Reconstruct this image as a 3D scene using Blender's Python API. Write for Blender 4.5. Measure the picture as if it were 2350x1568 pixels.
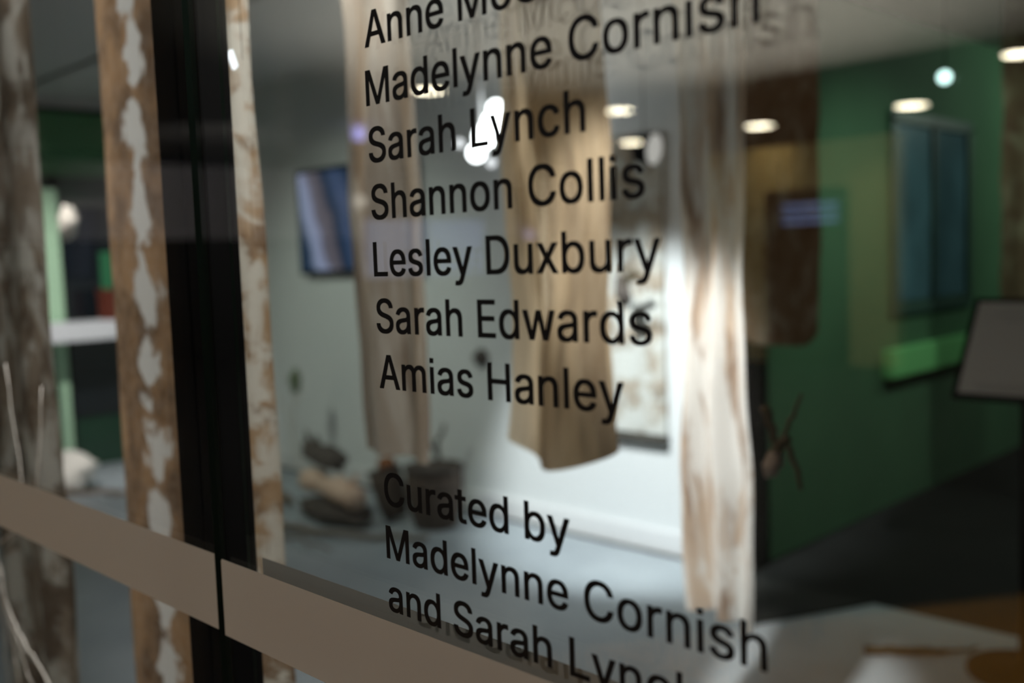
import bpy, bmesh, math, random, json
from mathutils import Vector, Matrix, Euler

for o in list(bpy.data.objects):
    bpy.data.objects.remove(o, do_unlink=True)
S = bpy.context.scene
COL = S.collection
R = math.radians

# ------------------------------------------------------------------ camera
cam_data = bpy.data.cameras.new('camera')
cam_data.sensor_width = 36.0
cam_data.lens = 35.0
cam_data.clip_start = 0.02
cam = bpy.data.objects.new('camera', cam_data)
cam.matrix_world = Matrix(((0.71065187, -0.03539506, 0.70265291, 0.0),
                           (0.70273033, 0.08372571, -0.70651262, -0.5),
                           (-0.03382305, 0.99586003, 0.08437301, 1.32),
                           (0, 0, 0, 1)))
cam_data.dof.use_dof = True
cam_data.dof.focus_distance = 0.87
cam_data.dof.aperture_fstop = 2.8
cam_data.dof.aperture_blades = 0
COL.objects.link(cam)
S.camera = cam

# ------------------------------------------------------------------ world, exposure
w = bpy.data.worlds.new('night'); S.world = w
w.use_nodes = True
w.node_tree.nodes['Background'].inputs[0].default_value = (0.55, 0.65, 0.8, 1)
w.node_tree.nodes['Background'].inputs[1].default_value = 0.01
S.view_settings.view_transform = 'Standard'
S.view_settings.look = 'None'
S.view_settings.exposure = 0.0
S.view_settings.gamma = 1.0
S.view_settings.use_curve_mapping = False
S.cycles.transparent_max_bounces = 24
S.cycles.max_bounces = 8
S.cycles.caustics_reflective = False
S.cycles.caustics_refractive = False
S.cycles.sample_clamp_indirect = 4.0
S.cycles.use_denoising = True

# ------------------------------------------------------------------ gallery and outside lights, with unseen fills added
def spot(name, loc, target, power, color=(1, 1, 1), angle=60, blend=0.6, radius=0.04):
    l = bpy.data.lights.new(name, 'SPOT')
    l.energy = power; l.color = color; l.spot_size = R(angle); l.spot_blend = blend; l.shadow_soft_size = radius
    o = bpy.data.objects.new(name, l); o.location = loc
    d = Vector(target) - Vector(loc)
    o.rotation_euler = d.to_track_quat('-Z', 'Y').to_euler()
    COL.objects.link(o); return o

def area(name, loc, target, power, color, sx, sy):
    l = bpy.data.lights.new(name, 'AREA'); l.shape = 'RECTANGLE'; l.size = sx; l.size_y = sy
    l.energy = power; l.color = color
    o = bpy.data.objects.new(name, l); o.location = loc
    o.rotation_euler = (Vector(target) - Vector(loc)).to_track_quat('-Z', 'Y').to_euler()
    COL.objects.link(o); return o

WHITE = (1.0, 0.97, 0.94); COOL = (0.90, 0.96, 1.0); WARM = (1.0, 0.74, 0.48); GREENISH = (0.86, 1.0, 0.88)
spot('gallery_spot_white_silk', (-1.05, 0.45, 2.40), (-1.40, 1.5, 0.85), 360, WHITE, 20, 0.6)
spot('gallery_spot_back_wall', (-2.1, 1.2, 2.40), (-2.70, 3.0, 0.42), 520, COOL, 38, 0.6)
spot('gallery_fill_red_silk', (-1.7, 1.8, 2.40), (-1.9, 2.85, 1.6), 8, WARM, 60, 0.9)  # gentle warm fill added to lift the red brown silk
spot('gallery_spot_honey_silk', (-0.85, 0.30, 2.40), (-1.48, 1.1, 1.25), 24, WARM, 32, 0.8)
spot('gallery_spot_honey_side', (-2.5, 0.75, 2.40), (-1.58, 1.1, 1.25), 80, (1, 0.82, 0.62), 36, 0.8)
spot('gallery_spot_left_wall', (-4.5, 1.0, 2.40), (-4.7, 3.0, 0.55), 66, (0.88, 1.0, 0.88), 74, 0.9)
spot('gallery_spot_front_silks', (-0.75, 0.14, 2.40), (-1.45, 0.25, 1.2), 105, WHITE, 66, 0.9)
spot('gallery_spot_front_back', (-2.0, 1.1, 2.40), (-1.5, 0.25, 1.1), 120, WHITE, 60, 0.9)
spot('gallery_spot_grey_silk', (-1.9, 0.13, 2.40), (-2.3, 0.27, 1.1), 40, WHITE, 60, 0.9)
spot('gallery_spot_far_left', (-5.0, 1.0, 2.40), (-6.5, 1.95, 0.8), 210, WHITE, 60, 0.8)
spot('gallery_fill_pod', (-3.6, 0.7, 2.40), (-4.32, 1.2, 1.52), 130, WHITE, 22, 0.5)  # added to brighten the pod at the far left
spot('gallery_fill_middle', (-3.2, 1.5, 2.42), (-3.6, 1.9, 0.0), 16, COOL, 110, 0.9)  # wide fill added for general ambient light
spot('corridor_fill', (-0.9, 3.6, 2.40), (-2.1, 4.3, 0.4), 58, GREENISH, 100, 0.9)  # unseen fill added to bring up the green wall
spot('corridor_fill_far', (-0.9, 6.4, 2.42), (-2.1, 5.4, 1.2), 48, GREENISH, 140, 0.9)  # second added fill, set so the silk's shadow misses the wall
spot('outside_lamp_deck', (-0.2, -2.6, 3.1), (-0.2, -2.0, 0.0), 90, (1.0, 0.80, 0.5), 70, 0.7)
spot('outside_fill_glass', (-0.6, -2.2, 2.6), (-0.8, 0.0, 1.0), 41, (1, 0.94, 0.86), 60, 0.7)  # neutral fill added to light the frosted strip from outside
spot('outside_fill_soffit', (-5.0, -6.3, 0.3), (-5.0, -6.35, 3.2), 950, (1, 0.95, 0.84), 112, 0.6)  # unseen fill near the ground, added to brighten the soffit
spot('outside_lamp_yellow', (-6.05, -9.2, 3.0), (-6.1, -10.0, 2.3), 45, WARM, 50, 1.0)
spot('outside_lamp_yellow_side', (-4.9, -8.9, 3.1), (-4.85, -10.0, 1.2), 30, WARM, 50, 1.0)
spot('outside_lamp_side', (-11.0, -6.0, 2.4), (-14.0, -7.0, 2.3), 60, (1, 0.95, 0.93), 90, 0.9)


# ------------------------------------------------------------------ object helpers
def tag(o, label=None, cat=None, group=None, kind=None):
    if label: o['label'] = label
    if cat: o['category'] = cat
    if group: o['group'] = group
    if kind: o['kind'] = kind
    return o

def link(name, me, mat=None, parent=None):
    o = bpy.data.objects.new(name, me)
    if mat is not None and hasattr(me, 'materials') and not me.materials:
        for m in (mat if isinstance(mat, (list, tuple)) else [mat]):
            me.materials.append(m)
    COL.objects.link(o)
    if parent is not None: o.parent = parent
    return o

def empty(name, loc=(0, 0, 0), rz=0.0):
    o = bpy.data.objects.new(name, None); o.location = loc; o.rotation_euler = (0, 0, rz)
    o.empty_display_size = 0.1
    COL.objects.link(o); return o

def from_bm(name, bm, mat, parent=None, smooth=False):
    me = bpy.data.meshes.new(name)
    bmesh.ops.recalc_face_normals(bm, faces=bm.faces)
    bm.to_mesh(me); bm.free()
    if smooth:
        for p in me.polygons: p.use_smooth = True
    return link(name, me, mat, parent)

def add_box(bm, x0, x1, y0, y1, z0, z1, bevel=0.0, mi=0):
    g = bmesh.ops.create_cube(bm, size=1.0)
    vs = g['verts']
    for v in vs:
        v.co = Vector(((x0 + x1) / 2 + v.co.x * (x1 - x0), (y0 + y1) / 2 + v.co.y * (y1 - y0), (z0 + z1) / 2 + v.co.z * (z1 - z0)))
    fs = {f for v in vs for f in v.link_faces}
    for f in fs: f.material_index = mi
    if bevel:
        es = list({e for v in vs for e in v.link_edges})
        bmesh.ops.bevel(bm, geom=es, offset=bevel, segments=2, affect='EDGES', profile=0.7)
    return vs

def box(name, x0, x1, y0, y1, z0, z1, mat, parent=None, bevel=0.0):
    bm = bmesh.new(); add_box(bm, x0, x1, y0, y1, z0, z1, bevel)
    return from_bm(name, bm, mat, parent)

def struct(name, x0, x1, y0, y1, z0, z1, mat, bevel=0.0):
    return tag(box(name, x0, x1, y0, y1, z0, z1, mat, None, bevel), kind='structure')

def add_tube(bm, pts, rads, seg=8, cap=True):
    rings = []
    n = len(pts); pts = [Vector(p) for p in pts]
    up = Vector((0.13, 0.27, 0.95))
    for i, p in enumerate(pts):
        t = (pts[min(i + 1, n - 1)] - pts[max(i - 1, 0)]).normalized()
        a = t.cross(up)
        if a.length < 1e-3: a = t.cross(Vector((1, 0, 0)))
        a.normalize(); b = t.cross(a).normalized()
        r = rads[i] if isinstance(rads, (list, tuple)) else rads
        rings.append([bm.verts.new(p + (a * math.cos(2 * math.pi * k / seg) + b * math.sin(2 * math.pi * k / seg)) * r) for k in range(seg)])
    for i in range(n - 1):
        for k in range(seg):
            bm.faces.new((rings[i][k], rings[i][(k + 1) % seg], rings[i + 1][(k + 1) % seg], rings[i + 1][k]))
    if cap:
        bm.faces.new(rings[0][::-1]); bm.faces.new(rings[-1])

def tube(name, pts, rads, mat, parent=None, seg=8):
    bm = bmesh.new(); add_tube(bm, pts, rads, seg)
    return from_bm(name, bm, mat, parent, smooth=True)

def lathe(name, prof, mat, parent=None, seg=24, loc=(0, 0, 0), axis=None):
    """profile of (radius, height) turned about z, optionally laid along another axis"""
    bm = bmesh.new(); rings = []
    q = Vector(axis).to_track_quat('Z', 'Y') if axis else None
    for r, h in prof:
        ring = []
        for k in range(seg):
            v = Vector((max(r, 1e-5) * math.cos(2 * math.pi * k / seg), max(r, 1e-5) * math.sin(2 * math.pi * k / seg), h))
            if q: v = q @ v
            ring.append(bm.verts.new(v + Vector(loc)))
        rings.append(ring)
    for i in range(len(rings) - 1):
        for k in range(seg):
            bm.faces.new((rings[i][k], rings[i][(k + 1) % seg], rings[i + 1][(k + 1) % seg], rings[i + 1][k]))
    bm.faces.new(rings[0][::-1]); bm.faces.new(rings[-1])
    return from_bm(name, bm, mat, parent, smooth=True)

def wobble(pts, amp, seed, sub=5):
    """subdivide a polyline and make it gnarled"""
    rnd = random.Random(seed); out = []
    P = [Vector(p) for p in pts]
    for i in range(len(P) - 1):
        for k in range(sub):
            t = k / sub
            v = P[i].lerp(P[i + 1], t)
            if i or k: v += Vector((rnd.uniform(-1, 1), rnd.uniform(-1, 1), rnd.uniform(-1, 1))) * amp
            out.append(v)
    out.append(P[-1]); return out

def lumpy(name, loc, radii, mat, parent=None, seed=0, amp=0.12, rot=(0, 0, 0), ridges=0, subdiv=3):
    rnd = random.Random(seed)
    bm = bmesh.new(); bmesh.ops.create_icosphere(bm, subdivisions=subdiv, radius=1.0)
    from mathutils import noise
    off = Vector((rnd.uniform(-9, 9), rnd.uniform(-9, 9), rnd.uniform(-9, 9)))
    M = Euler(rot).to_matrix()
    for v in bm.verts:
        n = noise.fractal(v.co * 1.6 + off, 1.0, 2.0, 3)
        s = 1 + amp * n
        if ridges: s += 0.07 * math.sin(ridges * v.co.z * 3.0 + 2 * v.co.x)
        c = v.co * s
        v.co = M @ Vector((c.x * radii[0], c.y * radii[1], c.z * radii[2])) + Vector(loc)
    return from_bm(name, bm, mat, parent, smooth=True)

# ------------------------------------------------------------------ materials
def nt(name):
    m = bpy.data.materials.new(name); m.use_nodes = True
    t = m.node_tree; t.nodes.clear()
    out = t.nodes.new('ShaderNodeOutputMaterial')
    return m, t, out

def N(t, kind, **kw):
    n = t.nodes.new(kind)
    for k, v in kw.items():
        if k in n.inputs: n.inputs[k].default_value = v
        else: setattr(n, k, v)
    return n

def plain(name, col, rough=0.6, spec=0.3, metal=0.0, noise=0.0, scale=8.0, bump=0.0):
    m, t, out = nt(name)
    b = N(t, 'ShaderNodeBsdfPrincipled', Roughness=rough, Metallic=metal)
    b.inputs['Specular IOR Level'].default_value = spec
    b.inputs['Base Color'].default_value = (*col, 1)
    if noise or bump:
        tc = N(t, 'ShaderNodeTexCoord')
        nz = N(t, 'ShaderNodeTexNoise', Scale=scale, Detail=5.0)
        t.links.new(tc.outputs['Object'], nz.inputs['Vector'])
        if noise:
            mx = N(t, 'ShaderNodeMix', data_type='RGBA')
            mx.inputs['A'].default_value = (*[c * (1 - noise) for c in col], 1)
            mx.inputs['B'].default_value = (*[min(1, c * (1 + noise)) for c in col], 1)
            t.links.new(nz.outputs['Fac'], mx.inputs['Factor'])
            t.links.new(mx.outputs['Result'], b.inputs['Base Color'])
        if bump:
            bp = N(t, 'ShaderNodeBump', Strength=bump, Distance=0.02)
            t.links.new(nz.outputs['Fac'], bp.inputs['Height'])
            t.links.new(bp.outputs['Normal'], b.inputs['Normal'])
    t.links.new(b.outputs[0], out.inputs[0])
    return m

def emit(name, col, strength):
    m, t, out = nt(name)
    e = N(t, 'ShaderNodeEmission', Strength=strength); e.inputs[0].default_value = (*col, 1)
    t.links.new(e.outputs[0], out.inputs[0]); return m

def glass(name, tint=(0.982, 0.987, 0.980), r0=0.043):
    """clear pane: straight transmission plus mirror reflection by Schlick's law on each face"""
    m, t, out = nt(name)
    g = N(t, 'ShaderNodeNewGeometry')
    dot = N(t, 'ShaderNodeVectorMath', operation='DOT_PRODUCT')
    t.links.new(g.outputs['Incoming'], dot.inputs[0]); t.links.new(g.outputs['Normal'], dot.inputs[1])
    ab = N(t, 'ShaderNodeMath', operation='ABSOLUTE'); t.links.new(dot.outputs['Value'], ab.inputs[0])
    om = N(t, 'ShaderNodeMath', operation='SUBTRACT'); om.inputs[0].default_value = 1.0; t.links.new(ab.outputs[0], om.inputs[1])
    pw = N(t, 'ShaderNodeMath', operation='POWER'); t.links.new(om.outputs[0], pw.inputs[0]); pw.inputs[1].default_value = 5.0
    ma = N(t, 'ShaderNodeMath', operation='MULTIPLY_ADD'); t.links.new(pw.outputs[0], ma.inputs[0])
    ma.inputs[1].default_value = 1 - r0; ma.inputs[2].default_value = r0
    tr = N(t, 'ShaderNodeBsdfTransparent'); tr.inputs[0].default_value = (*tint, 1)
    gl = N(t, 'ShaderNodeBsdfGlossy', Roughness=0.0); gl.inputs[0].default_value = (1, 1, 1, 1)
    mx = N(t, 'ShaderNodeMixShader')
    t.links.new(ma.outputs[0], mx.inputs[0]); t.links.new(tr.outputs[0], mx.inputs[1]); t.links.new(gl.outputs[0], mx.inputs[2])
    t.links.new(mx.outputs[0], out.inputs[0])
    return m

def film(name, col, clear, back):
    """frosted adhesive film: scatters light on both sides, a little clear"""
    m, t, out = nt(name)
    d = N(t, 'ShaderNodeBsdfDiffuse'); d.inputs[0].default_value = (*col, 1)
    tl = N(t, 'ShaderNodeBsdfTranslucent'); tl.inputs[0].default_value = (*col, 1)
    tr = N(t, 'ShaderNodeBsdfTransparent')
    a = N(t, 'ShaderNodeMixShader'); a.inputs[0].default_value = back
    b = N(t, 'ShaderNodeMixShader'); b.inputs[0].default_value = clear
    t.links.new(d.outputs[0], a.inputs[1]); t.links.new(tl.outputs[0], a.inputs[2])
    t.links.new(a.outputs[0], b.inputs[1]); t.links.new(tr.outputs[0], b.inputs[2])
    t.links.new(b.outputs[0], out.inputs[0]); return m

def cloth_mat(name, pale, mid, dark, seed, su=9.0, sv=5.0, pale_at=0.52, dark_at=0.42, axis=None, thin=0.4, contrast=0.08, fine=0.45, vgrad=0.0, ugrad=0.0):
    """silk stained with plant and rust dye: noise patches over the sheet's own u (across) and v (down), in metres"""
    m, t, out = nt(name)
    uv = N(t, 'ShaderNodeUVMap')
    mp = N(t, 'ShaderNodeMapping'); mp.inputs['Scale'].default_value = (su, sv, 1); mp.inputs['Location'].default_value = (seed * 3.7, seed * 1.9, 0)
    t.links.new(uv.outputs[0], mp.inputs[0])
    n1 = N(t, 'ShaderNodeTexNoise', Scale=1.0, Detail=6.0, Roughness=0.62, Distortion=0.5)
    t.links.new(mp.outputs[0], n1.inputs['Vector'])
    mp2 = N(t, 'ShaderNodeMapping'); mp2.inputs['Scale'].default_value = (su * 0.8, sv * 0.8, 1); mp2.inputs['Location'].default_value = (seed * 7.1 + 5, seed * 2.3, 3)
    t.links.new(uv.outputs[0], mp2.inputs[0])
    n2 = N(t, 'ShaderNodeTexNoise', Scale=1.0, Detail=5.0, Roughness=0.6, Distortion=0.3)
    t.links.new(mp2.outputs[0], n2.inputs['Vector'])
    r2 = N(t, 'ShaderNodeMapRange', interpolation_type='SMOOTHSTEP'); r2.inputs[1].default_value = dark_at - contrast; r2.inputs[2].default_value = dark_at + contrast
    t.links.new(n2.outputs['Fac'], r2.inputs[0])
    m1 = N(t, 'ShaderNodeMix', data_type='RGBA'); m1.inputs['A'].default_value = (*dark, 1); m1.inputs['B'].default_value = (*mid, 1)
    t.links.new(r2.outputs[0], m1.inputs['Factor'])
    src = n1.outputs['Fac']
    if axis is not None:
        # row of pale diamond marks left by a folded-and-tied resist, along a line down the sheet
        sp = N(t, 'ShaderNodeSeparateXYZ'); t.links.new(uv.outputs[0], sp.inputs[0])
        ua, wd, per = axis
        du = N(t, 'ShaderNodeMath', operation='SUBTRACT'); t.links.new(sp.outputs[0], du.inputs[0]); du.inputs[1].default_value = ua
        da = N(t, 'ShaderNodeMath', operation='ABSOLUTE'); t.links.new(du.outputs[0], da.inputs[0])
        dn = N(t, 'ShaderNodeMath', operation='DIVIDE'); t.links.new(da.outputs[0], dn.inputs[0]); dn.inputs[1].default_value = wd
        vz = N(t, 'ShaderNodeMath', operation='PINGPONG'); t.links.new(sp.outputs[1], vz.inputs[0]); vz.inputs[1].default_value = per / 2
        vd = N(t, 'ShaderNodeMath', operation='DIVIDE'); t.links.new(vz.outputs[0], vd.inputs[0]); vd.inputs[1].default_value = per / 2
        vm = N(t, 'ShaderNodeMath', operation='MULTIPLY'); t.links.new(vd.outputs[0], vm.inputs[0]); vm.inputs[1].default_value = 0.62
        s1 = N(t, 'ShaderNodeMath', operation='ADD'); t.links.new(dn.outputs[0], s1.inputs[0]); t.links.new(vm.outputs[0], s1.inputs[1])
        nn = N(t, 'ShaderNodeMath', operation='MULTIPLY_ADD'); t.links.new(n1.outputs['Fac'], nn.inputs[0]); nn.inputs[1].default_value = 3.0; nn.inputs[2].default_value = -0.42
        sb = N(t, 'ShaderNodeMath', operation='SUBTRACT'); t.links.new(nn.outputs[0], sb.inputs[0]); t.links.new(s1.outputs[0], sb.inputs[1])
        src = sb.outputs[0]
    if ugrad:
        # light from one side put into the colour: paler towards low u
        su_ = N(t, 'ShaderNodeSeparateXYZ'); t.links.new(uv.outputs[0], su_.inputs[0])
        gu = N(t, 'ShaderNodeMath', operation='MULTIPLY_ADD'); t.links.new(su_.outputs[0], gu.inputs[0]); gu.inputs[1].default_value = -ugrad; t.links.new(src, gu.inputs[2])
        src = gu.outputs[0]
    if vgrad:
        # shade towards the top of the sheet, put into its colour as deeper tone
        sv_ = N(t, 'ShaderNodeSeparateXYZ'); t.links.new(uv.outputs[0], sv_.inputs[0])
        gm = N(t, 'ShaderNodeMath', operation='MULTIPLY_ADD'); t.links.new(sv_.outputs[1], gm.inputs[0]); gm.inputs[1].default_value = -vgrad; t.links.new(src, gm.inputs[2])
        src = gm.outputs[0]
    r1 = N(t, 'ShaderNodeMapRange', interpolation_type='SMOOTHSTEP'); r1.inputs[1].default_value = pale_at - contrast; r1.inputs[2].default_value = pale_at + contrast
    t.links.new(src, r1.inputs[0])
    m2 = N(t, 'ShaderNodeMix', data_type='RGBA'); m2.inputs['B'].default_value = (*pale, 1)
    t.links.new(r1.outputs[0], m2.inputs['Factor']); n3 = N(t, 'ShaderNodeTexNoise', Scale=4.3, Detail=4.0, Roughness=0.65)
    t.links.new(mp.outputs[0], n3.inputs['Vector'])
    r3 = N(t, 'ShaderNodeMapRange'); r3.inputs[1].default_value = 0.3; r3.inputs[2].default_value = 0.7; r3.inputs[3].default_value = 0.0; r3.inputs[4].default_value = fine
    t.links.new(n3.outputs['Fac'], r3.inputs[0])
    m3 = N(t, 'ShaderNodeMix', data_type='RGBA'); m3.inputs['B'].default_value = (*[(x + y) / 2 for x, y in zip(pale, mid)], 1)
    t.links.new(r3.outputs[0], m3.inputs['Factor']); t.links.new(m1.outputs['Result'], m3.inputs['A'])
    t.links.new(m3.outputs['Result'], m2.inputs['A'])
    d = N(t, 'ShaderNodeBsdfDiffuse'); tl = N(t, 'ShaderNodeBsdfTranslucent')
    t.links.new(m2.outputs['Result'], d.inputs[0]); t.links.new(m2.outputs['Result'], tl.inputs[0])
    mx = N(t, 'ShaderNodeMixShader'); mx.inputs[0].default_value = thin
    t.links.new(d.outputs[0], mx.inputs[1]); t.links.new(tl.outputs[0], mx.inputs[2])
    t.links.new(mx.outputs[0], out.inputs[0])
    return m

def concrete(name, c1, c2, scale, rough, spec):
    m, t, out = nt(name)
    tc = N(t, 'ShaderNodeTexCoord')
    n1 = N(t, 'ShaderNodeTexNoise', Scale=scale, Detail=6.0, Roughness=0.6)
    t.links.new(tc.outputs['Object'], n1.inputs['Vector'])
    rp = N(t, 'ShaderNodeMapRange'); rp.inputs[1].default_value = 0.3; rp.inputs[2].default_value = 0.7
    t.links.new(n1.outputs['Fac'], rp.inputs[0])
    mx = N(t, 'ShaderNodeMix', data_type='RGBA'); mx.inputs['A'].default_value = (*c1, 1); mx.inputs['B'].default_value = (*c2, 1)
    t.links.new(rp.outputs[0], mx.inputs['Factor'])
    b = N(t, 'ShaderNodeBsdfPrincipled', Roughness=rough); b.inputs['Specular IOR Level'].default_value = spec
    t.links.new(mx.outputs['Result'], b.inputs['Base Color'])
    t.links.new(b.outputs[0], out.inputs[0]); return m

M = {}
M['glass'] = glass('clear_glass')
M['glass_edge'] = plain('green_glass_edge', (0.012, 0.024, 0.017), 0.4, 0.2)
M['black_frame'] = plain('black_powder_coat', (0.005, 0.005, 0.005), 0.8, 0.04)
M['rubber'] = plain('black_gasket', (0.01, 0.01, 0.01), 0.7, 0.2)
M['film'] = film('frosted_film', (0.72, 0.70, 0.66), 0.10, 0.25)
M['film_inner'] = film('frosted_film_inner_pane', (0.55, 0.54, 0.52), 0.12, 0.5)
M['vinyl'] = plain('black_vinyl', (0.006, 0.006, 0.008), 0.6, 0.2)
M['white_wall'] = plain('white_wall_paint', (0.80, 0.82, 0.82), 0.8, 0.2, noise=0.03, scale=2.0)
M['ceiling'] = plain('ceiling_paint', (0.60, 0.60, 0.58), 0.85, 0.2, noise=0.03, scale=1.5)
M['floor'] = concrete('polished_concrete', (0.32, 0.36, 0.39), (0.44, 0.485, 0.515), 2.2, 0.42, 0.3)
M['dark_floor'] = concrete('dark_vinyl_floor', (0.008, 0.0085, 0.008), (0.013, 0.014, 0.013), 3.0, 0.8, 0.08)
M['green_wall'] = plain('green_gloss_wall', (0.065, 0.15, 0.08), 0.75, 0.12, noise=0.3, scale=1.4)
M['dark_green'] = plain('dark_green_glazing', (0.02, 0.06, 0.035), 0.2, 0.5, noise=0.3, scale=2.5)
M['pale_green'] = plain('pale_green_paint', (0.48, 0.72, 0.50), 0.7, 0.2)
M['teal_glass'] = plain('teal_window_glass', (0.07, 0.15, 0.18), 0.25, 0.4, noise=0.8, scale=2.5)
M['bright_green'] = plain('bright_green_band', (0.20, 0.60, 0.22), 0.5, 0.3)
M['white_metal'] = plain('white_laminate', (0.82, 0.84, 0.88), 0.4, 0.4)
M['skirting'] = plain('white_skirting', (0.82, 0.82, 0.82), 0.5, 0.3)
M['thread'] = plain('dark_thread', (0.05, 0.05, 0.05), 0.8, 0.1)
M['bark'] = plain('dark_bark', (0.10, 0.085, 0.075), 0.9, 0.1, noise=0.5, scale=18, bump=0.7)
M['bark_grey'] = plain('grey_brown_twig', (0.22, 0.17, 0.13), 0.85, 0.15, noise=0.4, scale=25)
M['pale_twig'] = plain('pale_dry_twig', (0.74, 0.70, 0.64), 0.8, 0.2, noise=0.25, scale=40)
M['pink_wood'] = plain('stripped_pink_log', (0.72, 0.52, 0.40), 0.8, 0.2, noise=0.3, scale=12, bump=0.3)
M['basket'] = plain('dark_brown_bark_pot', (0.11, 0.085, 0.07), 0.85, 0.15, noise=0.45, scale=22, bump=0.5)
M['rust_wood'] = plain('rust_brown_wood', (0.28, 0.11, 0.045), 0.8, 0.2, noise=0.3, scale=15)
M['pod'] = plain('white_papery_pod', (0.78, 0.72, 0.64), 0.8, 0.2, noise=0.3, scale=30, bump=0.5)
M['stone'] = plain('white_porous_stone', (0.80, 0.77, 0.71), 0.9, 0.1, noise=0.25, scale=9, bump=0.6)
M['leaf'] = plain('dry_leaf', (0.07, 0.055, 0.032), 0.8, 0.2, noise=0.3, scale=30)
M['red'] = plain('red_paint', (0.13, 0.03, 0.018), 0.5, 0.3)
M['steel'] = plain('white_lamp_housing', (0.7, 0.7, 0.7), 0.4, 0.4)
M['paper'] = plain('white_paper', (0.50, 0.48, 0.46), 0.8, 0.2)
M['ink'] = plain('grey_print', (0.35, 0.34, 0.34), 0.8, 0.2)
M['screen'] = None

# ------------------------------------------------------------------ the storefront
def pane(name, x0, x1, y0, y1, z0, z1, parent):
    bm = bmesh.new(); add_box(bm, x0, x1, y0, y1, z0, z1)
    bm.normal_update()
    for f in bm.faces: f.material_index = 0 if abs(f.normal.y) > 0.5 else 1
    return from_bm(name, bm, [M['glass'], M['glass_edge']], parent)

w1 = tag(empty('window_1', (0.4, 0.0, 0.0)), kind='structure')
for nm, y0, y1, x0 in (('outer_pane', 0.0, 0.005, -0.9345), ('inner_pane', 0.030, 0.034, -0.9345)):
    p = pane(nm, x0, 1.6, y0, y1, 0.02, 2.45, w1); p.matrix_parent_inverse = w1.matrix_basis.inverted()
w2 = tag(empty('window_2', (-2.5, 0.0, 0.0)), kind='structure')
p = pane('single_pane', -7.0, -0.9475, 0.0, 0.008, 0.02, 2.45, w2); p.matrix_parent_inverse = w2.matrix_basis.inverted()
# black mullion between the bays: two stiles with a groove, and the gasket behind the joint
bm = bmesh.new()
add_box(bm, -1.106, -1.058, 0.045, 0.090, 0.0, 2.45, 0.0015)
add_box(bm, -1.058, -1.052, 0.050, 0.085, 0.0, 2.45)
add_box(bm, -1.052, -1.004, 0.045, 0.082, 0.0, 2.45, 0.0015)
tag(from_bm('trim_1', bm, M['black_frame']), kind='structure')
struct('trim_2', -7.0, 1.6, 0.0, 0.05, 0.0, 0.02, M['black_frame'])

# ------------------------------------------------------------------ frosted bands
def band(name, x0, x1, y, z0, z1, chamfer, mat, label):
    bm = bmesh.new()
    pts = [(x0, z0), (x1, z0), (x1, z1), (x0 + chamfer, z1), (x0, z1 - chamfer)]
    f = [bm.verts.new((x, y - 0.0001, z)) for x, z in pts]
    b = [bm.verts.new((x, y - 0.0004, z)) for x, z in pts]
    bm.faces.new(f); bm.faces.new(b[::-1])
    for i in range(5): bm.faces.new((f[i], f[(i + 1) % 5], b[(i + 1) % 5], b[i]))
    return tag(from_bm(name, bm, mat), label, 'film strip')
band('frosted_strip', -0.9345, 1.6, 0.0, 0.9362, 1.0180, 0.0022, M['film'], 'warm beige frosted strip across the right-hand glass pane, below the black lettering')
band('frosted_strip', -7.0, -0.9478, 0.0, 0.9392, 1.0207, 0.0, M['film'], 'frosted strip across the glass pane beside the black mullion, in front of the hanging cloths')
band('frosted_strip', -0.9030, 1.6, 0.030, 0.9362, 1.0180, 0.0, M['film_inner'], 'dark grey frosted strip on the inner pane, showing just above the beige strip')

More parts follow.
